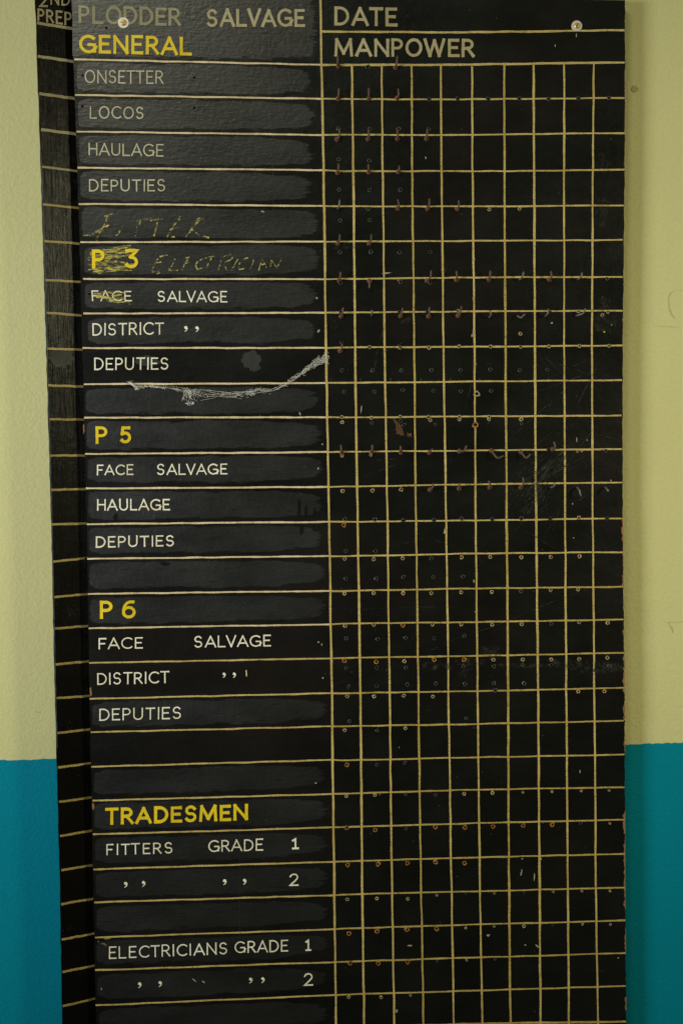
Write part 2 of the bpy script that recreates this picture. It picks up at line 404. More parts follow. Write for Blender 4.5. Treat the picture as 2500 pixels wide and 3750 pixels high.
PATCH = {1: (1148, 10, 12, 16), 2: (1160, 12, 14, 30), 3: (1150, 12, 12, 18), 4: (1146, 12, 15, 18), 5: (1172, 12, 13, 10), 6: (1176, 12, 13, 14),
         7: (1172, 12, 16, 18), 8: (1166, 16, 18, 10), 10: (1174, 14, 14, 18), 11: (1182, 12, 16, 12), 12: (1190, 12, 22, 14), 13: (1188, 13, 16, 20),
         14: (1192, 12, 18, 22), 15: (1200, 14, 20, 12), 16: (1200, 14, 16, 16), 19: (1204, 14, 18, 14), 21: (1202, 14, 20, 22), 22: (1206, 12, 18, 20),
         23: (1206, 14, 22, 14), 24: (1208, 12, 18, 14), 25: (1208, 16, 22, 12), 26: (1210, 14, 22, 14), 27: (1206, 16, 22, 22)}
for k, (xr, mt, mb, rag) in PATCH.items():
    x0 = HL[k][0][0] + (18 if k in (8,) else 4)
    patch(x0, xr, L(k - 1), L(k), mt, mb, rag)
patch(362, 1208, L(27), lambda x: L(27)(x) + 125, 16, 16, 14)

# --- blotches where the satin paint or a rag touched the gloss
bm = bmesh.new()
for cx, cy, rx, ry in ((920, 1318, 34, 34), (540, 1322, 45, 20), (932, 1345, 22, 14)):
    bm = bmesh.new(); blob(bm, BOARD, cx, cy, rx, ry, .0004 + random.random() * .0002, BB, .16, 26); from_bm("paint_blotch", bm, M['blot'], board)
# drips of black gloss over the satin patches
for cx, cy, rx, ry in ((1095, 1862, 5, 30), (1152, 1880, 6, 20), (1120, 1872, 5, 24), (424, 1893, 9, 13), (520, 2030, 6, 12), (1104, 1940, 8, 18), (606, 2066, 18, 7)):
    bm = bmesh.new(); blob(bm, BOARD, cx, cy, rx, ry, .0006 + random.random() * .0001, BB, .22, 22); from_bm("paint_drip", bm, M['black'], board)

# --- grid and rule lines
def rule(pts, wid, m, lift, jit=.9, jw=.10, ext=None):
    bm = bmesh.new(); s = Smooth(60, jit); sw = Smooth(45, .16)
    p = densify(pts, 12); horiz = abs(pts[-1][0] - pts[0][0]) > abs(pts[-1][1] - pts[0][1])
    q = []
    for x, y in p:
        o = s(x if horiz else y); q.append((x, y + o) if horiz else (x + o, y))
    ribbon(bm, BOARD, q, wid, lift, BB, jw, wfun=lambda t: 1 + sw(t * 1500))
    return from_bm("grid_line", bm, M[m], board)
for k, h in enumerate(HL):
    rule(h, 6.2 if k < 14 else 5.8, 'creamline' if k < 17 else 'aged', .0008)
rule([(1175, 115.6), (1250, 115.8), (1700, 118.5), (2285, 110)], 7.5, 'aged', .0008)
for k, h in enumerate(HR):
    a = HL[k][1]
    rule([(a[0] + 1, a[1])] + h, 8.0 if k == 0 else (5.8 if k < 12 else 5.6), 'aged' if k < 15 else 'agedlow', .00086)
rule([(355, 3806), (1231, 3764), (1760, 3748.6), (2290, 3741)], 7.5, 'agedlow', .00086)
VM = {0: 'aged'}
for k, v in enumerate(VV):
    vv = list(v) + [(v[-1][0] + 1.5, 3840)]
    rule(vv, (7.7 if k in (0, 1, 6, 7) else 6.7), 'aged' if k not in (3, 6) else 'agedlow', .00094)

# --- lettering: single-stroke sign-writer's capitals, cap height 1, y up
def arc(cx, cy, rx, ry, a0, a1, n=14):
    return [(cx + rx * math.cos(math.radians(a0 + (a1 - a0) * i / n)), cy + ry * math.sin(math.radians(a0 + (a1 - a0) * i / n))) for i in range(n + 1)]
def glyphs():
    G = {}
    G['A'] = (.82, [[(0, 0), (.41, 1)], [(.41, 1), (.82, 0)], [(.16, .31), (.66, .31)]])
    G['C'] = (.74, [arc(.45, .5, .45, .5, 48, 312, 22)])
    G['D'] = (.68, [[(0, 0), (0, 1)], [(0, 1), (.22, 1)] + arc(.22, .5, .46, .5, 84, -84, 18) + [(.22, 0), (0, 0)]])
    G['E'] = (.50, [[(.50, 1), (0, 1), (0, 0), (.52, 0)], [(0, .52), (.42, .52)]])
    G['F'] = (.50, [[(.50, 1), (0, 1), (0, 0)], [(0, .5), (.40, .5)]])
    G['G'] = (.80, [arc(.45, .5, .45, .5, 48, 340, 22), [(.80, .05), (.80, .46), (.48, .46)]])
    G['H'] = (.64, [[(0, 0), (0, 1)], [(.64, 0), (.64, 1)], [(0, .52), (.64, .52)]])
    G['I'] = (.02, [[(.01, 0), (.01, 1)]])
    G['L'] = (.52, [[(0, 1), (0, 0), (.52, 0)]])
    G['M'] = (.92, [[(0, 0), (.06, 1)], [(.06, 1), (.46, .12)], [(.46, .12), (.86, 1)], [(.86, 1), (.92, 0)]])
    G['N'] = (.70, [[(0, 0), (0, 1)], [(0, 1), (.70, 0)], [(.70, 0), (.70, 1)]])
    G['O'] = (.82, [arc(.41, .5, .41, .5, 90, 450, 28)])
    G['P'] = (.52, [[(0, 0), (0, 1)], [(0, 1), (.25, 1)] + arc(.25, .73, .27, .27, 80, -80, 12) + [(.25, .46), (0, .46)]])
    G['R'] = (.60, [[(0, 0), (0, 1)], [(0, 1), (.27, 1)] + arc(.27, .74, .26, .26, 80, -80, 12) + [(.27, .48), (0, .48)], [(.26, .48), (.60, 0)]])
    G['S'] = (.56, [[(.50, .86)] + arc(.28, .745, .25, .255, 40, 250, 14)[1:] + arc(.28, .26, .27, .26, 75, -150, 16)])
    G['T'] = (.64, [[(0, 1), (.64, 1)], [(.32, 1), (.32, 0)]])
    G['U'] = (.64, [[(0, 1), (0, .32)] + arc(.32, .32, .32, .32, 180, 360, 16)[1:] + [(.64, 1)]])
    G['V'] = (.72, [[(0, 1), (.36, 0)], [(.36, 0), (.72, 1)]])
    G['W'] = (1.10, [[(0, 1), (.28, 0)], [(.28, 0), (.55, .95)], [(.55, .95), (.82, 0)], [(.82, 0), (1.10, 1)]])
    G['1'] = (.20, [[(0, .82), (.14, .98), (.14, 0)], [(0, 0), (.28, 0)]])
    G['2'] = (.62, [arc(.30, .72, .28, .28, 165, -30, 14) + [(.34, .34), (.0, 0.02), (.62, 0.02)]])
    G['3'] = (.62, [[(.04, .99), (.60, .99), (.26, .60)], [(.26, .60)] + arc(.30, .29, .30, .29, 75, -150, 16)])
    G['5'] = (.60, [[(.56, .98), (.12, .98), (.06, .56)], [(.06, .56)] + arc(.28, .31, .32, .31, 110, -140, 18)])
    G['6'] = (.62, [[(.56, .98), (.40, .98)] + arc(.42, .40, .40, .58, 100, 190, 12) + [], arc(.32, .31, .31, .31, 0, 360, 22)])
    return G
GL = glyphs()
TIGHT = {('A', 'L'): .12, ('L', 'V'): .04, ('V', 'A'): .05, ('A', 'G'): .09, ('A', 'T'): .03, ('F', 'A'): .10, ('L', 'A'): .10, ('R', 'A'): .10, ('A', 'C'): .10,
         ('T', 'T'): .08, ('A', 'D'): .14, ('A', 'N'): .14, ('E', 'T'): .12, ('C', 'T'): .12, ('T', 'R'): .14, ('P', 'L'): .18, ('H', 'A'): .12, ('A', 'U'): .14, ('W', 'E'): .16, ('O', 'W'): .10}
def write(txt, x0, x1, y0, y1, h, sw, m, plane=BOARD, base=None, parent=None, lift=.0012, slant=0.0, gap=.19, label=None, hend=None, xy=(0, 0, 1)):
    base = BB if base is None else base; parent = board if parent is None else parent
    ox, oy, s = xy
    sw *= .86 if sw < 10 else .94
    x0, x1, y0, y1, h, sw = ox + x0 * s, ox + x1 * s, oy + y0 * s, oy + y1 * s, h * s, sw * s
    hend = h if hend is None else hend * s
    # natural advance in cap heights
    pos = []; x = 0.0
    for i, c in enumerate(txt):
        if i: x += TIGHT.get((txt[i - 1], c), gap) + sw / h
        pos.append(x); x += GL[c][0]
    nat = x or 1
    xa, xb = x0 + sw * .5, x1 - sw * .5
    kx = (xb - xa) / nat if len(txt) > 1 or GL[txt][0] > .1 else h
    bm = bmesh.new(); lz = lift
    for c, p in zip(txt, pos):
        ja, jb, jy = random.uniform(-.015, .015), random.uniform(.975, 1.025), random.uniform(-.018, .018)
        for st in GL[c][1]:
            q = []
            for gx, gy in densify(st, .12):
                X = xa + (p + gx) * kx + (slant + ja) * gy * h
                t = (X - x0) / max(1, x1 - x0); hh = h + (hend - h) * t
                Y = y0 + (y1 - y0) * t - (sw * .5 + gy * (hh * jb - sw)) + jy * h * .5
                q.append((X, Y))
            a, b = (q[0], q[1]), (q[-1], q[-2])
            closed = math.hypot(q[0][0] - q[-1][0], q[0][1] - q[-1][1]) < 1e-3
            if not closed:      # a brush overshoots by half its width
                for idx, (e, i2) in ((0, a), (-1, b)):
                    d = math.hypot(e[0] - i2[0], e[1] - i2[1]) or 1
                    q[idx] = (e[0] + (e[0] - i2[0]) / d * sw * .48, e[1] + (e[1] - i2[1]) / d * sw * .48)
            fl0, fl1 = random.uniform(.0, .16), random.uniform(.0, .16)
            ribbon(bm, plane, q, sw * random.uniform(.93, 1.07), lz, base, .045, wfun=lambda t: .96 + fl0 * max(0, 1 - t * 6) + fl1 * max(0, t * 6 - 5))
            lz += .00003
    o = from_bm("painted_word" if len(txt) > 1 else "painted_figure", bm, M[m], parent)
    if label: o['label'] = label
    return o
def comma(cx, cy, m='cream', s=1.0):
    bm = bmesh.new()
    blob(bm, BOARD, cx - 1 * s, cy - 5 * s, 5.6 * s, 5.6 * s, .0012, BB, .06, 12)
    ribbon(bm, BOARD, [(cx + 3 * s, cy - 6 * s), (cx + 4 * s, cy), (cx + 1 * s, cy + 6 * s), (cx - 5 * s, cy + 10 * s)], 4.6 * s, .0013, BB, .05, wfun=lambda t: 1.1 - .6 * t)
    from_bm("ditto_mark", bm, M[m], board)
K = .79719
c1, c2, c3, c4, c5, c6 = (0, 0, K), (0, 640, K), (0, 1280, K), (0, 1920, K), (0, 2560, K), (0, 3110, K)
write('PLODDER', 362, 832, 108, 120, 84, 14, 'ghost', xy=c1, gap=.15, label="faded heading PLODDER")
write('SALVAGE', 948, 1400, 124, 124, 84, 14, 'head', xy=c1, gap=.17, label="pale heading SALVAGE")
write('GENERAL', 365, 882, 244, 255, 87, 15, 'yellow', xy=c1, gap=.17, label="yellow heading GENERAL")
write('ONSETTER', 390, 752, 382, 386, 61, 7.2, 'thin', xy=c1)
write('LOCOS', 413, 660, 545, 547, 57, 7.2, 'thin', xy=c1)
write('HAULAGE', 408, 751, 713, 720, 57, 7.2, 'thin', xy=c1)
write('DEPUTIES', 410, 760, 77, 76, 56, 7.2, 'thin', xy=c2)
write('P', 424, 482, 431, 431, 88, 16, 'yellow', xy=c2); write('3', 572, 636, 429, 429, 90, 15, 'yellow', xy=c2)
write('FACE', 424, 606, 581, 581, 49, 6.6, 'cream', xy=c2, slant=-.06); write('SALVAGE', 724, 1044, 584, 587, 52, 6.8, 'cream', xy=c2)
write('DISTRICT', 426, 754, 739, 734, 57, 7.2, 'cream', xy=c2); comma(855 * K, 640 + 708 * K); comma(906 * K, 640 + 709 * K)
write('DEPUTIES', 434, 774, 95, 92, 56, 7.2, 'cream', xy=c3)
write('P', 440, 495, 433, 433, 79, 15, 'yellow', xy=c3); write('5', 552, 603, 431, 431, 77, 14, 'yellow', xy=c3)
write('FACE', 446, 613, 578, 576, 49, 6.8, 'cream', xy=c3); write('SALVAGE', 721, 1044, 577, 574, 51, 7, 'cream', xy=c3)
write('HAULAGE', 447, 781, 740, 739, 54, 7.4, 'cream', xy=c3)
write('DEPUTIES', 441, 800, 108, 101, 52, 7.6, 'cream', xy=c4)
write('P', 460, 518, 434, 434, 82, 15, 'yellow', xy=c4); write('6', 560, 623, 432, 432, 82, 14, 'yellow', xy=c4)
write('FACE', 454, 656, 575, 571, 53, 7, 'cream', xy=c4); write('SALVAGE', 892, 1244, 567, 561, 54, 7, 'cream', xy=c4)
write('DISTRICT', 448, 779, 738, 730, 55, 7, 'cream', xy=c4); comma(1030 * K, 1920 + 693 * K, s=.9); comma(1077 * K, 1920 + 693 * K, s=.9)
bm = bmesh.new(); ribbon(bm, BOARD, [(1131 * K, 1920 + 670 * K), (1133 * K, 1920 + 698 * K)], 4, .0012, BB); from_bm("paint_tick", bm, M['creamline'], board)
write('DEPUTIES', 457, 832, 100, 91, 56, 7, 'cream', xy=c5)
write('TRADESMEN', 483, 1139, 579, 557, 77, 15, 'yellow', xy=c5, gap=.15, label="yellow heading TRADESMEN")
write('FITTERS', 490, 793, 718, 709, 52, 6.6, 'cream', xy=c5, gap=.24); write('GRADE', 957, 1208, 703, 696, 55, 7, 'cream', xy=c5)
write('1', 1341, 1366, 691, 690, 53, 9, 'cream', xy=c5)
for cx, cy in ((579, 163), (661, 159), (1033, 151), (1124, 149)): comma(cx * K, 3110 + cy * K)
write('2', 1328, 1371, 171, 169, 58, 7.4, 'cream', xy=c6)
write('ELECTRICIANS', 501, 1044, 504, 482, 56, 6.8, 'cream', xy=c6, gap=.2); write('GRADE', 1078, 1323, 478, 470, 55, 7, 'cream', xy=c6)
write('1', 1403, 1424, 467, 466, 54, 8, 'cream', xy=c6)
for cx, cy in ((643, 624), (737, 619), (1152, 603), (1208, 601)): comma(cx * K, 3110 + cy * K)
write('2', 1395, 1438, 629, 627, 58, 7.4, 'cream', xy=c6)
write('DATE', 1224, 1454, 93.5, 97, 69, 11.5, 'head', gap=.14, label="pale heading DATE")
write('MANPOWER', 1224, 1737, 207, 210, 68, 11.5, 'head', gap=.14, label="pale heading MANPOWER")

# --- chalk over the old labels
def chalk(strokes, wid, m, lift0, xy, jit=2.0, label=None):
    ox, oy, s = xy; bm = bmesh.new(); lz = lift0
    for st in strokes:
        p = densify([(ox + x * s, oy + y * s) for x, y in st], 6); a, b = Smooth(14, jit), Smooth(14, jit)
        p = [(x + a(i * 6), y + b(i * 6)) for i, (x, y) in enumerate(p)]
        ribbon(bm, BOARD, p, wid, lz, BB, .35); lz += .00003
    o = from_bm("chalk_writing", bm, M[m], board)
    if label: o['label'] = label
FIT = [[(500,183),(486,215),(470,250),(442,303)],[(478,194),(500,184),(524,180)],[(385,280),(430,274),(470,243),(502,230)],[(440,262),(470,262),(500,232)],
       [(563,234),(548,262),(532,283)],[(622,214),(655,206),(692,198)],[(646,208),(632,250),(620,282)],[(690,214),(725,206),(752,202)],[(728,208),(718,245),(708,280)],
       [(834,188),(805,225),(768,286)],[(768,286),(804,284)],[(778,252),(832,238)],[(800,218),(828,205)],[(930,196),(900,225),(853,290)],[(900,222),(915,200),(938,206)],[(878,250),(912,275),(962,289)]]
chalk(FIT, 5.6, 'chalk', .0016, c2, label="yellow chalk word FITTER")
ELE = [[(738,374),(716,398),(698,445)],[(736,376),(770,368)],[(712,406),(742,400)],[(700,446),(738,440)],[(718,456),(736,448)],[(806,386),(792,412),(774,442),(818,440)],
       [(866,382),(848,410),(836,440)],[(852,384),(872,376)],[(848,408),(868,404)],[(836,440),(860,436)],[(932,384),(908,398),(900,418),(906,434),(932,428)],
       [(938,384),(988,372)],[(972,378),(960,405),(948,434)],[(1018,378),(1010,410),(1002,444)],[(1018,380),(1048,366),(1076,366),(1066,388),(1030,402)],[(1030,402),(1044,440)],
       [(1092,386),(1078,415),(1064,442)],[(1140,382),(1112,388),(1094,420),(1100,436),(1122,430)],[(1166,392),(1156,415),(1148,436)],[(1206,384),(1196,412),(1188,438)],[(1206,384),(1224,428)],[(1192,416),(1218,412)],
       [(1242,434),(1246,392)],[(1246,392),(1272,430)],[(1272,430),(1292,386)]]
chalk(ELE, 4.4, 'chalk', .0016, c2, 1.6, label="yellow chalk word ELECTRICIAN")
RUB = []
for yy, xa, xb in ((334, 500, 600), (346, 424, 622), (358, 412, 590), (370, 430, 600), (380, 405, 560), (400, 430, 540), (408, 404, 575), (418, 420, 622), (428, 410, 600), (438, 432, 604), (445, 450, 520)):
    RUB.append([(xa, yy + 6), ((xa + xb) / 2, yy + 1), (xb, yy - 4)])
chalk(RUB, 9.5, 'chalkrub', .00098, c2, 2.5, label="rubbed yellow chalk scribble over P 3")
chalk([[(428, 546), (500, 541), (582, 538)]], 8, 'chalkrub', .0021, c2, 2)
chalk([[(440, 562), (500, 560), (560, 553)], [(470, 570), (540, 568), (575, 566)], [(490, 578), (560, 582), (602, 592)]], 8, 'chalkrub', .0022, c2, 2, label="yellow chalk strokes across FACE")
chalk([[(448, 425), (470, 432), (490, 440)]], 5, 'chalkrub', .0016, c6, 2); chalk([[(480, 408), (508, 410)]], 5, 'chalkrub', .0016, c6, 2)

# --- two fixing screws with washers
def screw(px, py):
    c = BOARD.at(px, py) - BB
    bm = bmesh.new(); seg = 40
    prof = [(.0098, .0), (.0098, .0012), (.0092, .0019), (.0048, .0019), (.0044, .0013), (.0044, .0)]
    rings = [[bm.verts.new(c + Vector((r * math.cos(2 * math.pi * k / seg), -d, r * math.sin(2 * math.pi * k / seg)))) for k in range(seg)] for r, d in prof]
    for a, b in zip(rings, rings[1:]):
        for k in range(seg): bm.faces.new((a[k], a[(k + 1) % seg], b[(k + 1) % seg], b[k]))
    bmesh.ops.recalc_face_normals(bm, faces=bm.faces)
    wsh = from_bm("washer", bm, M['zinc'], board)
    bm = bmesh.new()
    prof = [(.0054, .0021), (.0052, .0031), (.0040, .0040), (.0026, .0043)]
    rings = [[bm.verts.new(c + Vector((r * math.cos(2 * math.pi * k / seg), -d, r * math.sin(2 * math.pi * k / seg)))) for k in range(seg)] for r, d in prof]
    star = [bm.verts.new(c + Vector(((.0022 if k % 10 < 5 else .0012) * math.cos(2 * math.pi * k / seg), -.0043, (.0022 if k % 10 < 5 else .0012) * math.sin(2 * math.pi * k / seg)))) for k in range(seg)]
    deep = [bm.verts.new(v.co + Vector((0, .0022, 0))) for v in star]
    rings += [star, deep]
    for a, b in zip(rings, rings[1:]):
        for k in range(seg): bm.faces.new((a[k], a[(k + 1) % seg], b[(k + 1) % seg], b[k]))
    bm.faces.new(deep)
    bmesh.ops.recalc_face_normals(bm, faces=bm.faces)
    from_bm("screw_head", bm, M['brass'], wsh)
screw(453, 84); screw(2110, 95.6)

# --- hooks screwed into the grid
S4 = 660 / 1568
def Q(o, x, y): return (o[0] + x * S4, o[1] + y * S4)
C1, C2, C3, C4, C5, C6 = (1180, 200), (1180, 620), (1180, 1040), (1780, 960), (1180, 1460), (1780, 1580)
HOOKS = []   # (points in photo pixels base..tip, 'r' rust / 's' grey)
def hk(o, pts, k='r'): HOOKS.append(([Q(o, *p) for p in pts], k))
for p in ([(138,98),(134,70),(132,8)], [(638,112),(646,75),(652,12)], [(136,380),(142,355),(143,292)], [(405,382),(404,360),(403,292)], [(650,378),(664,350),(659,296)],
          [(125,735),(150,708),(148,642)], [(398,735),(404,705),(401,648)], [(652,735),(658,705),(648,640)], [(905,732),(908,705),(913,645)]): hk(C1, p)
for p in ([(133,28),(140,5),(141,-52)], [(402,22),(402,0),(400,-46)], [(660,22),(668,5),(667,-34)], [(655,338),(668,318),(653,260)], [(914,340),(930,315),(929,255)], [(1170,344),(1187,325),(1184,267)],
          [(135,642),(150,625),(152,565)], [(405,645),(424,625),(425,564)], [(145,965),(157,945),(158,892)], [(908,968),(944,940),(944,880)], [(1168,962),(1170,935),(1164,882)], [(1445,958),(1458,935),(1460,880)]): hk(C2, p)
hk(C2, [(136,342),(148,320),(150,262)], 's')
hk(C4, [(290,150),(315,130),(323,82)], 's'); hk(C4, [(545,152),(568,130),(560,78)]); hk(C4, [(795,150),(824,132),(832,86)], 's')
for p in ([(163,282),(176,255),(180,204)], [(678,280),(694,260),(697,208)], [(922,282),(932,255),(928,200)], [(1180,275),(1204,245),(1208,194)], [(155,582),(170,560),(172,515)]): hk(C3, p)
hk(C3, [(428,275),(436,255),(428,225)], 's'); hk(C3, [(1450,290),(1468,268),(1452,230)], 's')
hk(C4, [(270,468),(300,487),(336,448)], 's'); hk(C4, [(512,470),(532,455),(537,404)], 's'); hk(C4, [(782,466),(840,450),(858,402)], 's')
for p in ([(168,472),(164,445),(161,400)], [(428,465),(436,440),(434,402)], [(682,465),(680,445),(680,410)], [(930,470),(940,455),(960,435)], [(1190,455),(1235,458),(1253,408)],
          [(935,792),(958,775),(963,738)], [(1188,782),(1190,762),(1192,733)], [(1455,772),(1458,745),(1444,714)]): hk(C5, p)
for p in ([(42,165),(92,237),(150,211)], [(298,178),(345,240),(382,196)], [(574,156),(602,140),(585,88)], [(298,486),(326,455),(315,398)]): hk(C6, p)
hk(C6, [(562,488),(588,480),(591,446)], 's'); hk(C6, [(790,486),(808,510),(822,568)], 's'); hk(C6, [(1035,488),(1050,505),(1062,524)], 's')
hk(C2, [(410,972),(410,985),(409,1035)])
def make_hook(pts, kind, down=False):
    b = BOARD.at(*pts[0]); out = .0125
    c0 = BOARD.at(*pts[0], out * .35); c1 = BOARD.at(*pts[1], out); tip = BOARD.at(*pts[2], out * 1.08)
    ctrl = [b + Vector((0, .003, 0)), c0, c1, tip]
    # rounded bend
    P = [ctrl[0], ctrl[1]]
    a, m_, z = ctrl[1], ctrl[2], ctrl[3]
    s0 = a.lerp(m_, .55); s1 = m_.lerp(z, .28)
    for t in (0, .25, .5, .75, 1): P.append(s0.lerp(m_, t).lerp(m_.lerp(s1, t), t))
    P += [m_.lerp(z, .6), z]
    bm = bmesh.new(); r = random.uniform(.00155, .0019)
    tube(bm, [p - BB for p in P], [r * 1.05, r * 1.05] + [r * random.uniform(.96, 1.06) for _ in P[2:-1]] + [r * .82], 9)
    # threaded collar and rust ring at the board
    if kind == 'r':
        bb = b - BB; seg = 12; rings = []
        for rr, d in ((.0045, .0002), (.0040, .0012), (.0030, .0022), (.0016, .0030)):
            rings.append([bm.verts.new(bb + Vector((rr * random.uniform(.8, 1.2) * math.cos(2 * math.pi * k / seg), -d, rr * random.uniform(.8, 1.2) * math.sin(2 * math.pi * k / seg)))) for k in range(seg)])
        for x, y in zip(rings, rings[1:]):
            for k in range(seg):
                f = bm.faces.new((x[k], x[(k + 1) % seg], y[(k + 1) % seg], y[k])); f.material_index = 1
    bmesh.ops.recalc_face_normals(bm, faces=bm.faces)
    o = from_bm("hook", bm, [M['rust'] if kind == 'r' else M['steel'], M['rustbase']], board, smooth=True)
    if kind == 's': o['label'] = 'dull grey bare metal hook'
for p, k in HOOKS: make_hook(p, k)

# --- empty screw holes
HOLES = []   # (x, y, radius in photo pixels, kind)
def hs(o, s, lst, kind='d', r=8.0):
    for x, y in lst: HOLES.append((o[0] + x * s, o[1] + y * s, r, kind))
R1, R2, R3, R4, R5, R6 = (1250, 0), (1250, 640), (1250, 1280), (1250, 1920), (1250, 2560), (1250, 3110)
hs(C1, S4, [(395,108)], 'd', 9); hs(C1, S4, [(926,388),(1175,383),(1440,383),(140,642),(412,648),(664,646),(922,650),(143,912),(407,921)])
hs(R1, K, [(815,453),(950,455),(1086,451),(1226,450)])
hs(C2, S4, [(145,178),(410,180),(678,178),(154,445),(412,443),(397,343),(154,722),(421,718),(671,722),(937,722),(680,980),(938,985),(160,987)], 'd', 8)
hs(C2, S4, [(1450,350)], 'w', 7); hs(R2, K, [(816,157)], 'w', 7); hs(C2, S4, [(660,965)], 'w', 4)
hs(C4, S4, [(1048,145),(550,435)], 'd', 7); hs(C4, S4, [(800,428),(1008,462),(1055,433)], 'w', 7)
hs(C3, S4, [(160,240),(670,242),(910,242),(166,508)], 'd', 7); hs(C3, S4, [(1180,235),(295 + 1425, 433 - 0)], 'w', 7)
hs(C3, S4, [(410,550),(675,553),(926,553),(1187,543),(1460,545)], 'w', 7.5); hs(C4, S4, [(296,738),(542,733),(808,730),(1064,728)], 'w', 7)
hs(C3, S4, [(172,752),(437,752),(688,753),(948,750),(1200,750),(1460,745),(190,940),(452,938),(698,923),(966,930),(1203,932),(1465,930)], 'd', 8)
hs(R3, K, [(818,95),(944,93)], 'd', 8); hs(C3, S4, [(78,830),(335,830),(593,830),(855,830),(1112,830),(1368,830)], 'd', 4)
hs(C3, S4, [(1342,955)], 'W', 12)
hs(C5, S4, [(170,160),(172,205),(428,168),(677,158),(920,160),(937,188),(1190,160),(1190,178),(1448,158),(1448,178)], 'w', 7)
hs(C5, S4, [(432,210),(682,195),(710,225),(983,225)], 'd', 7); hs(C5, S4, [(1330,228)], 'o', 12); hs(R3, K, [(824,320)], 'w', 8); hs(R3, K, [(826,342)], 'd', 6)
hs(C5, S4, [(172,497),(420,490)], 'w', 6); hs(C6, S4, [(540,157),(1036,168)], 'd', 7); hs(C6, S4, [(790,175),(828,170)], 'w', 4.5)
hs(C5, S4, [(178,803),(435,800),(685,790)], 'w', 8)
hs(R3, K, [(16,778),(153,780),(283,785),(424,783),(551,776),(691,779),(824,775),(957,777),(1218,776)], 'd', 8); hs(R3, K, [(1089,772)], 'w', 7.5)
hs(R4, K, [(10,4),(282,463),(13,627),(160,632),(425,622),(561,621)], 'o', 9)
hs(R4, K, [(20,123),(155,124),(413,157),(20,250),(160,250),(284,243),(421,243),(557,241),(824,308),(962,457),(22,524),(166,527),(294,522),(426,524),(564,512),
           (22,660),(162,659),(296,659),(427,659),(560,653),(699,653),(830,645),(961,647),(1228,651),(32,746),(162,743),(302,737),(432,732),(566,734),(699,730),(838,731),(705,763)], 'd', 8)
hs(R4, K, [(15,158),(148,160),(281,157),(551,152),(682,150),(825,151),(960,151),(1091,147),(14,318),(148,316),(283,316),(412,316),(549,312),(690,310),(959,301),(1085,299),
           (17,466),(148,461),(417,459),(549,459),(691,461),(827,459),(1090,449),(1221,453),(288,629),(697,622),(831,621),(962,621),(1090,619),(1219,613),(26,790),(150,790),(285,787),(419,791),(1086,768),(1206,767)], 'w', 7.5)
hs(R5, K, [(36,103),(572,88),(164,145),(162,302),(291,293),(294,438),(432,440),(296,595),(1096,569)], 'd', 7)
hs(R5, K, [(15,143),(293,134),(22,446),(153,441),(562,435),(693,431)], 'w', 7); hs(R5, K, [(832,428),(965,426),(1099,422),(1228,420),(1231,571)], 'w', 5)
hs(R5, K, [(24,302),(24,592),(155,601),(431,588),(567,589),(694,585),(833,581),(968,577),(28,762),(167,758),(302,753),(431,750),(564,753)], 'o', 9)
hs(R6, K, [(27,230),(162,226),(305,227)], 'w', 7); hs(R6, K, [(437,211),(702,202),(971,195),(1103,191),(1232,192),(570,362),(700,354),(1105,344),(1234,345),(575,509),(317,672)], 'w', 5)
hs(R6, K, [(571,203),(838,199),(968,350),(439,514),(705,507)], 'd', 5)
hs(R6, K, [(34,387),(163,377),(301,369),(436,365),(40,523),(168,524),(303,518)], 'o', 9.5); hs(R6, K, [(837,353),(33,679),(181,680)], 'w', 7)
def hole_bm(bm, c, r, ragged=.22):
    """a drilled hole: dark middle, burst paint or wood standing up round it"""
    seg = 14
    def ring(rr, d, j): return [bm.verts.new(c + Vector((rr * (1 + random.uniform(-j, j)) * math.cos(2 * math.pi * k / seg), -d, rr * (1 + random.uniform(-j, j)) * math.sin(2 * math.pi * k / seg)))) for k in range(seg)]
    rs = [ring(r * 1.0, .00025, ragged), ring(r * .80, .0011, ragged * .8), ring(r * .56, .0010, ragged), ring(r * .48, .0003, ragged * .6)]
    for a, b in zip(rs, rs[1:]):
        for k in range(seg): bm.faces.new((a[k], a[(k + 1) % seg], b[(k + 1) % seg], b[k])).material_index = 0
    bm.faces.new(rs[-1]).material_index = 1
MPX = 2.6 / F
KM = {'d': 'rimdark', 'w': 'rimwood', 'W': 'rimwood', 'o': 'rimrust'}
HOLES.sort(key=lambda h: (-h[2], {'o': 0, 'W': 0, 'w': 1, 'd': 2}[h[3]]))
PROTO = {}
for kind in 'dwWo':
    for v in range(4):
        bm = bmesh.new(); hole_bm(bm, Vector((0, 0, 0)), 8 * MPX, .3 if kind != 'd' else .16)
        bmesh.ops.recalc_face_normals(bm, faces=bm.faces)
        me = bpy.data.meshes.new("screw_hole"); bm.to_mesh(me); bm.free()
        me.materials.append(M[KM[kind]]); me.materials.append(M['void']); PROTO[kind, v] = me
for x, y, r, kind in HOLES[:100]:
    o = bpy.data.objects.new("screw_hole", PROTO[kind, random.randrange(4)]); COL.objects.link(o); o.parent = board
    o.location = BOARD.at(x, y, .0010) - BB; o.rotation_euler = (0, random.uniform(0, 6.28), 0); o.scale = (r / 8, 1, r / 8)
    if kind == 'o': o['label'] = 'screw hole ringed with orange rust'
bm = bmesh.new(); 
mats = [M['rimdark'], M['void'], M['rimwood']]
for x, y, r, kind in HOLES[100:]:
    nf = len(bm.faces); hole_bm(bm, BOARD.at(x, y, .0010) - BB, r * MPX, .22); bm.faces.ensure_lookup_table()
    if kind != 'd':
        for f in bm.faces[nf:]:
            if f.material_index == 0: f.material_index = 2
bmesh.ops.recalc_face_normals(bm, faces=bm.faces)
o = from_bm("screw_hole", bm, mats, board); o['kind'] = 'stuff'

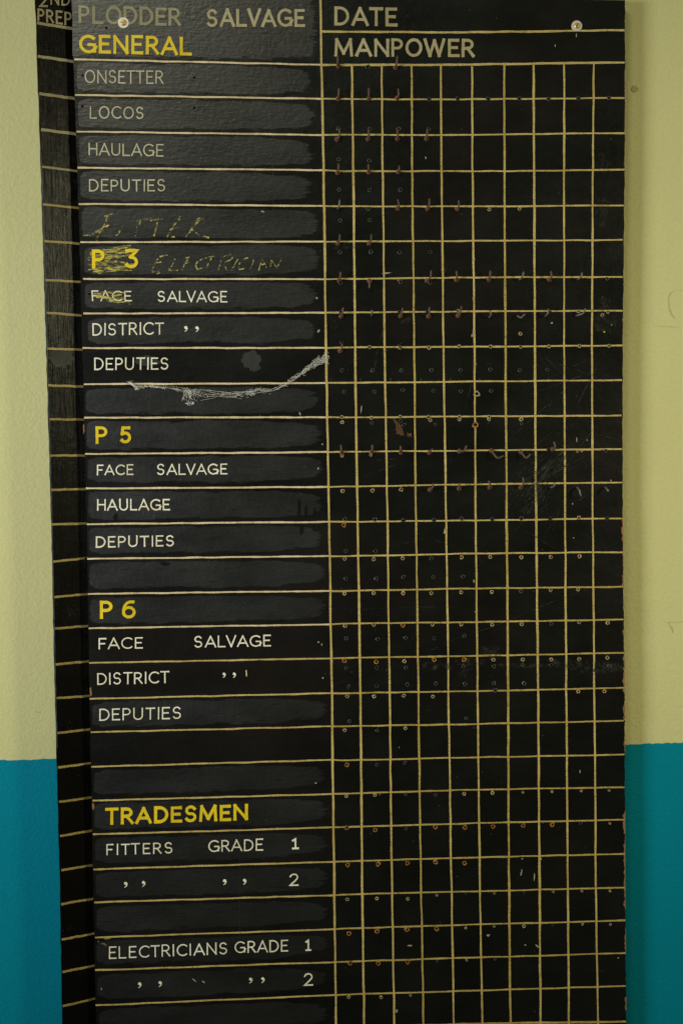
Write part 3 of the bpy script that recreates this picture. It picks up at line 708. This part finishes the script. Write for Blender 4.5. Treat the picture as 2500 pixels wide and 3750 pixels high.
# --- wear: scratches, flecks, the scraped brown patch, the chipped right edge
bm = bmesh.new(); lz = .0014
def scr(x0, y0, x1, y1, w_=1.2, bend=6):
    global lz
    m_ = ((x0 + x1) / 2 + random.uniform(-bend, bend), (y0 + y1) / 2 + random.uniform(-bend, bend))
    p = [((1 - t) ** 2 * x0 + 2 * t * (1 - t) * m_[0] + t * t * x1, (1 - t) ** 2 * y0 + 2 * t * (1 - t) * m_[1] + t * t * y1) for t in [i / 8 for i in range(9)]]
    ribbon(bm, BOARD, p, w_, lz, BB, .2, wfun=lambda t: .3 + 2.8 * t * (1 - t)); lz += .000004
for i in range(46):
    cx, cy = random.gauss(2010, 55), random.gauss(1720, 60); l = random.uniform(30, 130); a = math.radians(random.gauss(-38, 9))
    scr(cx - l * math.cos(a), cy - l * math.sin(a), cx + l * math.cos(a), cy + l * math.sin(a), random.uniform(.8, 1.7), 4)
for i in range(16):
    cx, cy = random.gauss(1930, 60), random.gauss(1860, 45); l = random.uniform(30, 90); a = math.radians(random.gauss(-62, 8))
    scr(cx - l * math.cos(a), cy - l * math.sin(a), cx + l * math.cos(a), cy + l * math.sin(a), random.uniform(.8, 1.4), 4)
for a in ((1895,1460,2250,1330),(1900,1440,2200,1290),(2085,1530,2215,1280),(2110,1480,2190,1330),(1850,1620,2110,1390),(1990,1300,2060,1375),(1975,1310,2230,1400),(1915,1940,2030,2010),(1450,1998,1560,1965),
          (1585,1975,1660,2005),(1900,2250,2150,2160),(1560,2390,1760,2300),(1700,2330,1900,2255),(1380,1300,1500,1240),(1330,1750,1460,1700),(1350,1690,1480,1680),(1250,2235,1700,2222),(2170,1590,2280,1620),
          (1700,1500,1740,1330),(2020,2420,2065,2445),(2090,1840,2190,1800),(2110,1845,2215,1760),(1280,1330,1330,1300)): scr(*a, 1.7, 8)
for i in range(60):
    cx, cy = random.uniform(1190, 2270), random.uniform(240, 3000); l = random.uniform(8, 50); a = random.uniform(0, 3.14)
    scr(cx, cy, cx + l * math.cos(a), cy + l * math.sin(a), random.uniform(.8, 1.2), 5)
o = from_bm("hairline_scratches", bm, M['scratch'], board); o['kind'] = 'stuff'
bm = bmesh.new(); lz = .0013
for cx, cy, rx, ry, a in ((2000, 1730, 120, 26, -.6), (1955, 1830, 70, 22, -.9), (1795, 2385, 45, 22, 0), (2215, 1160, 40, 70, 0), (2200, 780, 26, 55, 0), (1265, 900, 60, 14, 0), (1225, 1190, 14, 18, 0), (1480, 1180, 26, 12, -.5),
                          (2215, 2445, 60, 22, 0), (2060, 2430, 80, 18, 0), (1600, 2440, 70, 16, 0), (1900, 2436, 90, 10, 0), (2160, 2440, 90, 24, 0), (1720, 2425, 60, 14, 0), (1700, 2465, 14, 24, .5), (2205, 590, 34, 28, 0)):
    bm = bmesh.new(); blob(bm, BOARD, cx, cy, rx, ry, lz, BB, .2, 24, rot=a); lz += .00002; from_bm("scuff_mark", bm, M['scuff'], board)
bm = bmesh.new()
p = [(1370, 1360), (1380, 1290), (1402, 1215), (1412, 1180)]; ribbon(bm, BOARD, densify(p, 10), 9, lz, BB, .2, wfun=lambda t: .7 + 1.2 * t * (1 - t))
from_bm("scuff_mark", bm, M['scuff'], board)
bm = bmesh.new()
def poly(bm, pts, plane, lift, base):
    vs = [bm.verts.new(plane.at(x, y, lift) - base) for x, y in pts]; f = bm.faces.new(vs); f.normal_update()
    if f.normal.dot(plane.n) < 0: f.normal_flip()
poly(bm, [Q(C5, *p) for p in ((610,172),(630,180),(655,200),(690,240),(700,280),(712,318),(680,320),(660,308),(640,305),(648,280),(628,268),(642,262),(635,225))], BOARD, .00045, BB)
from_bm("brown_scrape", bm, M['brown'], board); bm = bmesh.new()
poly(bm, [Q(C5, *p) for p in ((735,330),(738,310),(735,290),(755,308),(772,318),(776,334),(760,330))], BOARD, .00045, BB)
from_bm("brown_scrape", bm, M['brown'], board)
bm = bmesh.new(); lz = .0013
FLECK = [(1415,1000,24,3,-.1),(1558,577,3,7,0),(2031,167,2.5,6,0),(2109,130,2.5,10,0),(1500,3463,11,4,0),(1787,3425,10,5,-.3),(1966,3465,14,3,.8),(1922,3461,5,3,0),(1908,3195,3,22,.2),(1955,3212,3,18,0),
         (2019,1183,6,4,0),(1530,2478,4,20,0),(1970,2470,4,20,0),(2173,2462,5,12,0),(1861,2490,3,5,0),(2122,2825,2.5,9,0),(1628,1945,5,18,.1),(1630,1730,4,5,0),(1735,950,5,6,0),(1733,1095,5,12,0),(1732,1215,4,13,0),(1727,1229,4,7,0),
         (1740,1335,4,8,0),(1741,1580,4,10,0),(1502,1590,4,2,0),(1734,2128,3,7,0),(1739,2240,3,3,0),(1160,1092,6,5,0),(1166,1212,5,8,.4),(1180,1627,4,4,0),(1165,1715,5,5,0),(1166,2352,4,4,0),(1178,2361,3,5,0),(1182,2483,5,4,0),
         (2110,1610,2.5,10,0),(2148,1612,2.5,5,0),(1452,3702,5,8,0),(1156,2868,5,3,0),(1098,1516,3,9,-.3),(963,775,10,4,.4),(1322,1500,3,20,.1),(372,3622,3,6,0),(712,3590,14,3,.6),(745,3596,10,3,.6),(1911,3145,5,3,0),(1979,3145,4,7,0),
         (2237,1190,3,3,0),(2235,1760,3,5,0),(2095,1845,3,4,0),(2099,1970,3,3,0),(1390,2910,3,2,0),(1461,2737,1.5,4,0),(2262,3508,5,2,0)]
for cx, cy, rx, ry, a in FLECK:
    bm = bmesh.new(); blob(bm, BOARD, cx, cy, rx * .7, ry * .75, lz, BB, .3, 10, rot=a); lz += .00001; from_bm("paint_fleck", bm, M['dry'], board)
bm = bmesh.new(); blob(bm, BOARD, Q(C4, 1024, 607)[0], Q(C4, 1024, 607)[1], 2.8, 2.8, .0013, BB, .05, 12); o = from_bm("paint_fleck", bm, M['yellow'], board); o['label'] = 'tiny bright yellow paint dot'
def chips(spans):
    for y0, y1, wd in spans:
        bm = bmesh.new(); s = Smooth(9, wd * .6); y = y0
        prev = None
        while y <= y1:
            t = (y - y0) / (y1 - y0); ww = max(.8, wd * (4 * t * (1 - t)) ** .5 + s(y))
            xr = interp(RIGHT, y) + 1.4
            a, b = bm.verts.new(BOARD.at(xr - ww, y, .0005) - BB), bm.verts.new(BOARD.at(xr, y, .0005) - BB)
            if prev:
                f = bm.faces.new((a, b, prev[1], prev[0]))
            prev = (a, b); y += 5
        from_bm("chipped_edge", bm, M['wood'], board)
chips([(1155, 1188, 5), (300, 320, 3), (400, 420, 3.5), (590, 606, 3), (1898, 1990, 5), (1990, 2080, 3), (2100, 2160, 5), (2190, 2236, 3), (2300, 2330, 5), (2390, 2440, 5), (2420, 2560, 6), (2560, 2640, 5), (2690, 2760, 4),
       (2965, 3055, 8), (3060, 3290, 5.5), (3290, 3330, 6), (3400, 3490, 4), (3650, 3700, 5)])
bm = bmesh.new()
poly(bm, [(338, 2940), (345, 2942), (347, 2955), (343, 2968), (339, 2960)], BOARD, .0005, BB); from_bm("chipped_edge", bm, M['wood'], board); bm = bmesh.new(); poly(bm, [(329, 2520), (334, 2515), (338, 2545), (331, 2550)], BOARD, .0005, BB); from_bm("chipped_edge", bm, M['wood'], board); bm = bmesh.new()
poly(bm, [(305, 1558), (309, 1552), (311, 1580), (306, 1590)], BOARD, .0005, BB)
from_bm("chipped_edge", bm, M['wood'], board)
# the butt joint between the two sheets of ply, and old nail heads, seen under the paint
bm = bmesh.new(); ribbon(bm, BOARD, densify([(992, 120), (1000, 640), (1002, 900)], 20), 2.2, .0007, BB, .2); from_bm("panel_joint", bm, M['blot'], board); bm = bmesh.new()
ribbon(bm, BOARD, densify([(877, 3000), (878, 3440)], 20), 1.6, .0007, BB, .3); from_bm("panel_joint", bm, M['blot'], board)
bm = bmesh.new()
for x, y in ((303, 276), (713, 284), (303, 390), (711, 395), (390, 102), (328, 1077), (315, 2045), (338, 2178)): 
    bm = bmesh.new(); blob(bm, BOARD, x, y, 4.5, 4.5, .0007, BB, .15, 10); from_bm("nail_dent", bm, M['void'], board)

# ------------------------------------------------------------------ the narrow angled board behind the left edge
side = empty("side_board", STRIP.at(250, 3850), "narrow black grained board angled behind the left edge, lettered 2ND PREP", "notice board")
SB = side.location.copy()
SL = [(130, 0), (151.5, 638), (170.6, 1278), (189, 1918), (203, 2558), (220, 3198), (229.6, 3750)]
bm = bmesh.new(); a1, a2, b1, b2 = [], [], [], []; sj = Smooth(30, 1.2)
along = Vector((math.cos(A), math.sin(A), 0))
for y in range(-60, 3900, 30):
    pl = STRIP.at(interp(SL, y) + sj(y), y); pr = STRIP.at(interp(LEFT, y), y)
    pr = pr + along * .005
    a1.append(bm.verts.new(pl - SB)); a2.append(bm.verts.new(pr - SB))
    b1.append(bm.verts.new(pl - STRIP.n * .004 + along * .001 - SB)); b2.append(bm.verts.new(pr - STRIP.n * .004 - SB))
for i in range(len(a1) - 1):
    bm.faces.new((a1[i + 1], a2[i + 1], a2[i], a1[i])); bm.faces.new((b1[i], b2[i], b2[i + 1], b1[i + 1]))
    bm.faces.new((a1[i], b1[i], b1[i + 1], a1[i + 1])); bm.faces.new((a2[i + 1], b2[i + 1], b2[i], a2[i]))
bm.faces.new((a1[0], a2[0], b2[0], b1[0])); bm.faces.new((a2[-1], a1[-1], b1[-1], b2[-1]))
bmesh.ops.recalc_face_normals(bm, faces=bm.faces)
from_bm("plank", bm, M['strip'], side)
SLN = [(c1, (172,105), (336,132)), (c1, (175,258), (340,284)), (c1, (182,430), (346,453)), (c1, (190,594), (352,617)), (c1, (195,766), (357,786)), (c2, (197,136), (361,153)), (c2, (200,304), (367,317)), (c2, (208,483), (370,492)),
       (c2, (215,634), (375,646)), (c2, (219,798), (381,804)), (c3, (224,164), (384,171)), (c3, (229,320), (388,322)), (c3, (233,487), (391,486)), (c3, (236,644), (395,641)), (c3, (238,803), (398,799)), (c4, (245,171), (402,155)),
       (c4, (251,334), (405,320)), (c4, (252,479), (408,466)), (c4, (257,644), (410,629)), (c4, (262,799), (413,788)), (c5, (265,157), (415,138)), (c5, (268,315), (419,294)), (c5, (272,472), (421,452)), (c5, (277,629), (425,603)),
       (c5, (283,786), (428,762)), (c6, (282,252), (433,226)), (c6, (284,415), (436,386)), (c6, (288,564), (439,533)), (c6, (290,721), (440,685))]
for i, (o_, p, q) in enumerate(SLN):
    bm = bmesh.new(); s = Smooth(20, .8); sw = Smooth(9, .2)
    pts = [(x, y + s(x)) for x, y in densify([(o_[0] + p[0] * K, o_[1] + p[1] * K), (o_[0] + (q[0] + 4) * K, o_[1] + q[1] * K)], 6)]
    ribbon(bm, STRIP, pts, 10.5 if i < 4 else 8, .0005, SB, .12)
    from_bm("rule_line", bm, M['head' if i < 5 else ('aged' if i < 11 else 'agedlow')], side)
c7 = (130, 0, S4)
write('PREP', 18, 316, 184, 227, 112, 18, 'striplet', STRIP, SB, side, .0009, xy=c7, gap=.22, hend=122, label="worn cream word PREP")
write('2', 34, 110, 63, 63, 125, 17, 'striplet', STRIP, SB, side, .0009, xy=c7)
write('ND', 132, 302, 40, 53, 105, 15, 'striplet', STRIP, SB, side, .0009, xy=c7, gap=.25)
bm = bmesh.new()
for cx, cy, rx, ry in ((228, 1310, 46, 34),): 
    bm = bmesh.new(); blob(bm, STRIP, cx, cy, rx, ry, .0004, SB, .2, 22); from_bm("paint_blotch", bm, M['blot'], side)
M['arris'] = plain("blue_grey_arris", (.055, .075, .12), .5, 0, .4, 120, .2, .3)
bm = bmesh.new(); ribbon(bm, STRIP, [(interp(SL, y) + 2.5, y) for y in range(560, 2760, 20)], 3.2, .0005, SB, .45); from_bm("edge_line", bm, M['arris'], side)  # thin blue-grey line along the plank's left edge
bm = bmesh.new(); lz = .0006
for cx, cy, k in ((262, 2236, 26), (255, 1300, 12), (255, 3400, 8), (245, 2640, 6)):
    for i in range(k):
        x, y = cx + random.gauss(0, 12), cy + random.gauss(0, 12); a = random.uniform(0, 3.1); l = random.uniform(5, 16)
        ribbon(bm, STRIP, [(x, y), (x + l * .5 * math.cos(a) + 1, y + l * .5 * math.sin(a)), (x + l * math.cos(a + .4), y + l * math.sin(a + .4))], 1.3, lz, SB); lz += .000006
o = from_bm("hairline_scratches", bm, M['scratch'], side); o['kind'] = 'stuff'

# ------------------------------------------------------------------ the cobweb
bm = bmesh.new()
PATH = [(600,150),(625,172),(700,170),(780,178),(850,186),(905,200),(1000,204),(1080,206),(1140,205),(1180,188),(1250,186),(1310,160),(1340,140),(1400,96),(1440,68),(1480,50),(1503,40)]
WID = [6,7,5,6,11,14,10,9,12,10,7,7,10,12,14,15,17]
def along_path(t):
    f = t * (len(PATH) - 1); i = min(int(f), len(PATH) - 2); f -= i
    return (PATH[i][0] + (PATH[i + 1][0] - PATH[i][0]) * f, PATH[i][1] + (PATH[i + 1][1] - PATH[i][1]) * f, WID[i] + (WID[i + 1] - WID[i]) * f)
def strand(p, r):
    tube(bm, [BOARD.at(x * K, 1280 + y * K, d) for x, y, d in p], r, 4, False)
for i in range(46):
    t = random.random(); ln = random.uniform(.05, .22); n_ = 9; a = Smooth(1.6, 1.0); b = Smooth(1.6, 1.0); oy = random.gauss(0, .6)
    p = []
    for k in range(n_):
        x, y, wd = along_path(min(1, max(0, t + ln * (k / (n_ - 1) - .5)))); p.append((x + a(k) * wd * .5, y + (oy * 1.15 + b(k) * 1.1) * wd * .8, .004 + .002 * a(k)))
    strand(p, random.choice((.00010, .00014, .00020)))
for i in range(340):     # curled tangles
    t = random.random(); x, y, wd = along_path(t); p = []
    a0 = random.uniform(0, 6.28); r0 = random.uniform(.12, .55) * wd; oy = random.gauss(0, .75) * wd
    for k in range(8): p.append((x + r0 * 1.3 * math.cos(a0 + k * .6), y + oy + r0 * .8 * math.sin(a0 + k * .6 + .3 * random.random()), .004 + .0015 * random.random()))
    strand(p, random.choice((.00009, .00013, .00017)))
for i in range(14):      # the hanging tuft
    x = random.gauss(864, 9); p = [(x + random.gauss(0, 6), 192, .004)]
    for k in range(1, random.randint(3, 8)): p.append((p[-1][0] + random.gauss(.8, 5), 192 + k * 8 + random.gauss(0, 4), .004 + random.random() * .002))
    strand(p, .00018)
for i in range(6):
    p = [(856 + random.gauss(0, 3), 245, .004)]
    for k in range(1, 5): p.append((856 + k * 9, 246 + 3 * math.sin(k) + random.gauss(0, 5), .004))
    strand(p, .00018)
for i in range(9): strand([(596 + random.gauss(0, 6), 148 + random.gauss(0, 4), .003), (606 + random.gauss(0, 4), 160, .004), (622 + random.gauss(0, 6), 172, .004), (630 + random.gauss(0, 6), 186, .003)], .00016)
cob = from_bm("cobweb", bm, M['web'])
cob['label'] = 'dusty grey cobweb sagging across the black board under the word DEPUTIES'; cob['category'] = 'cobweb'
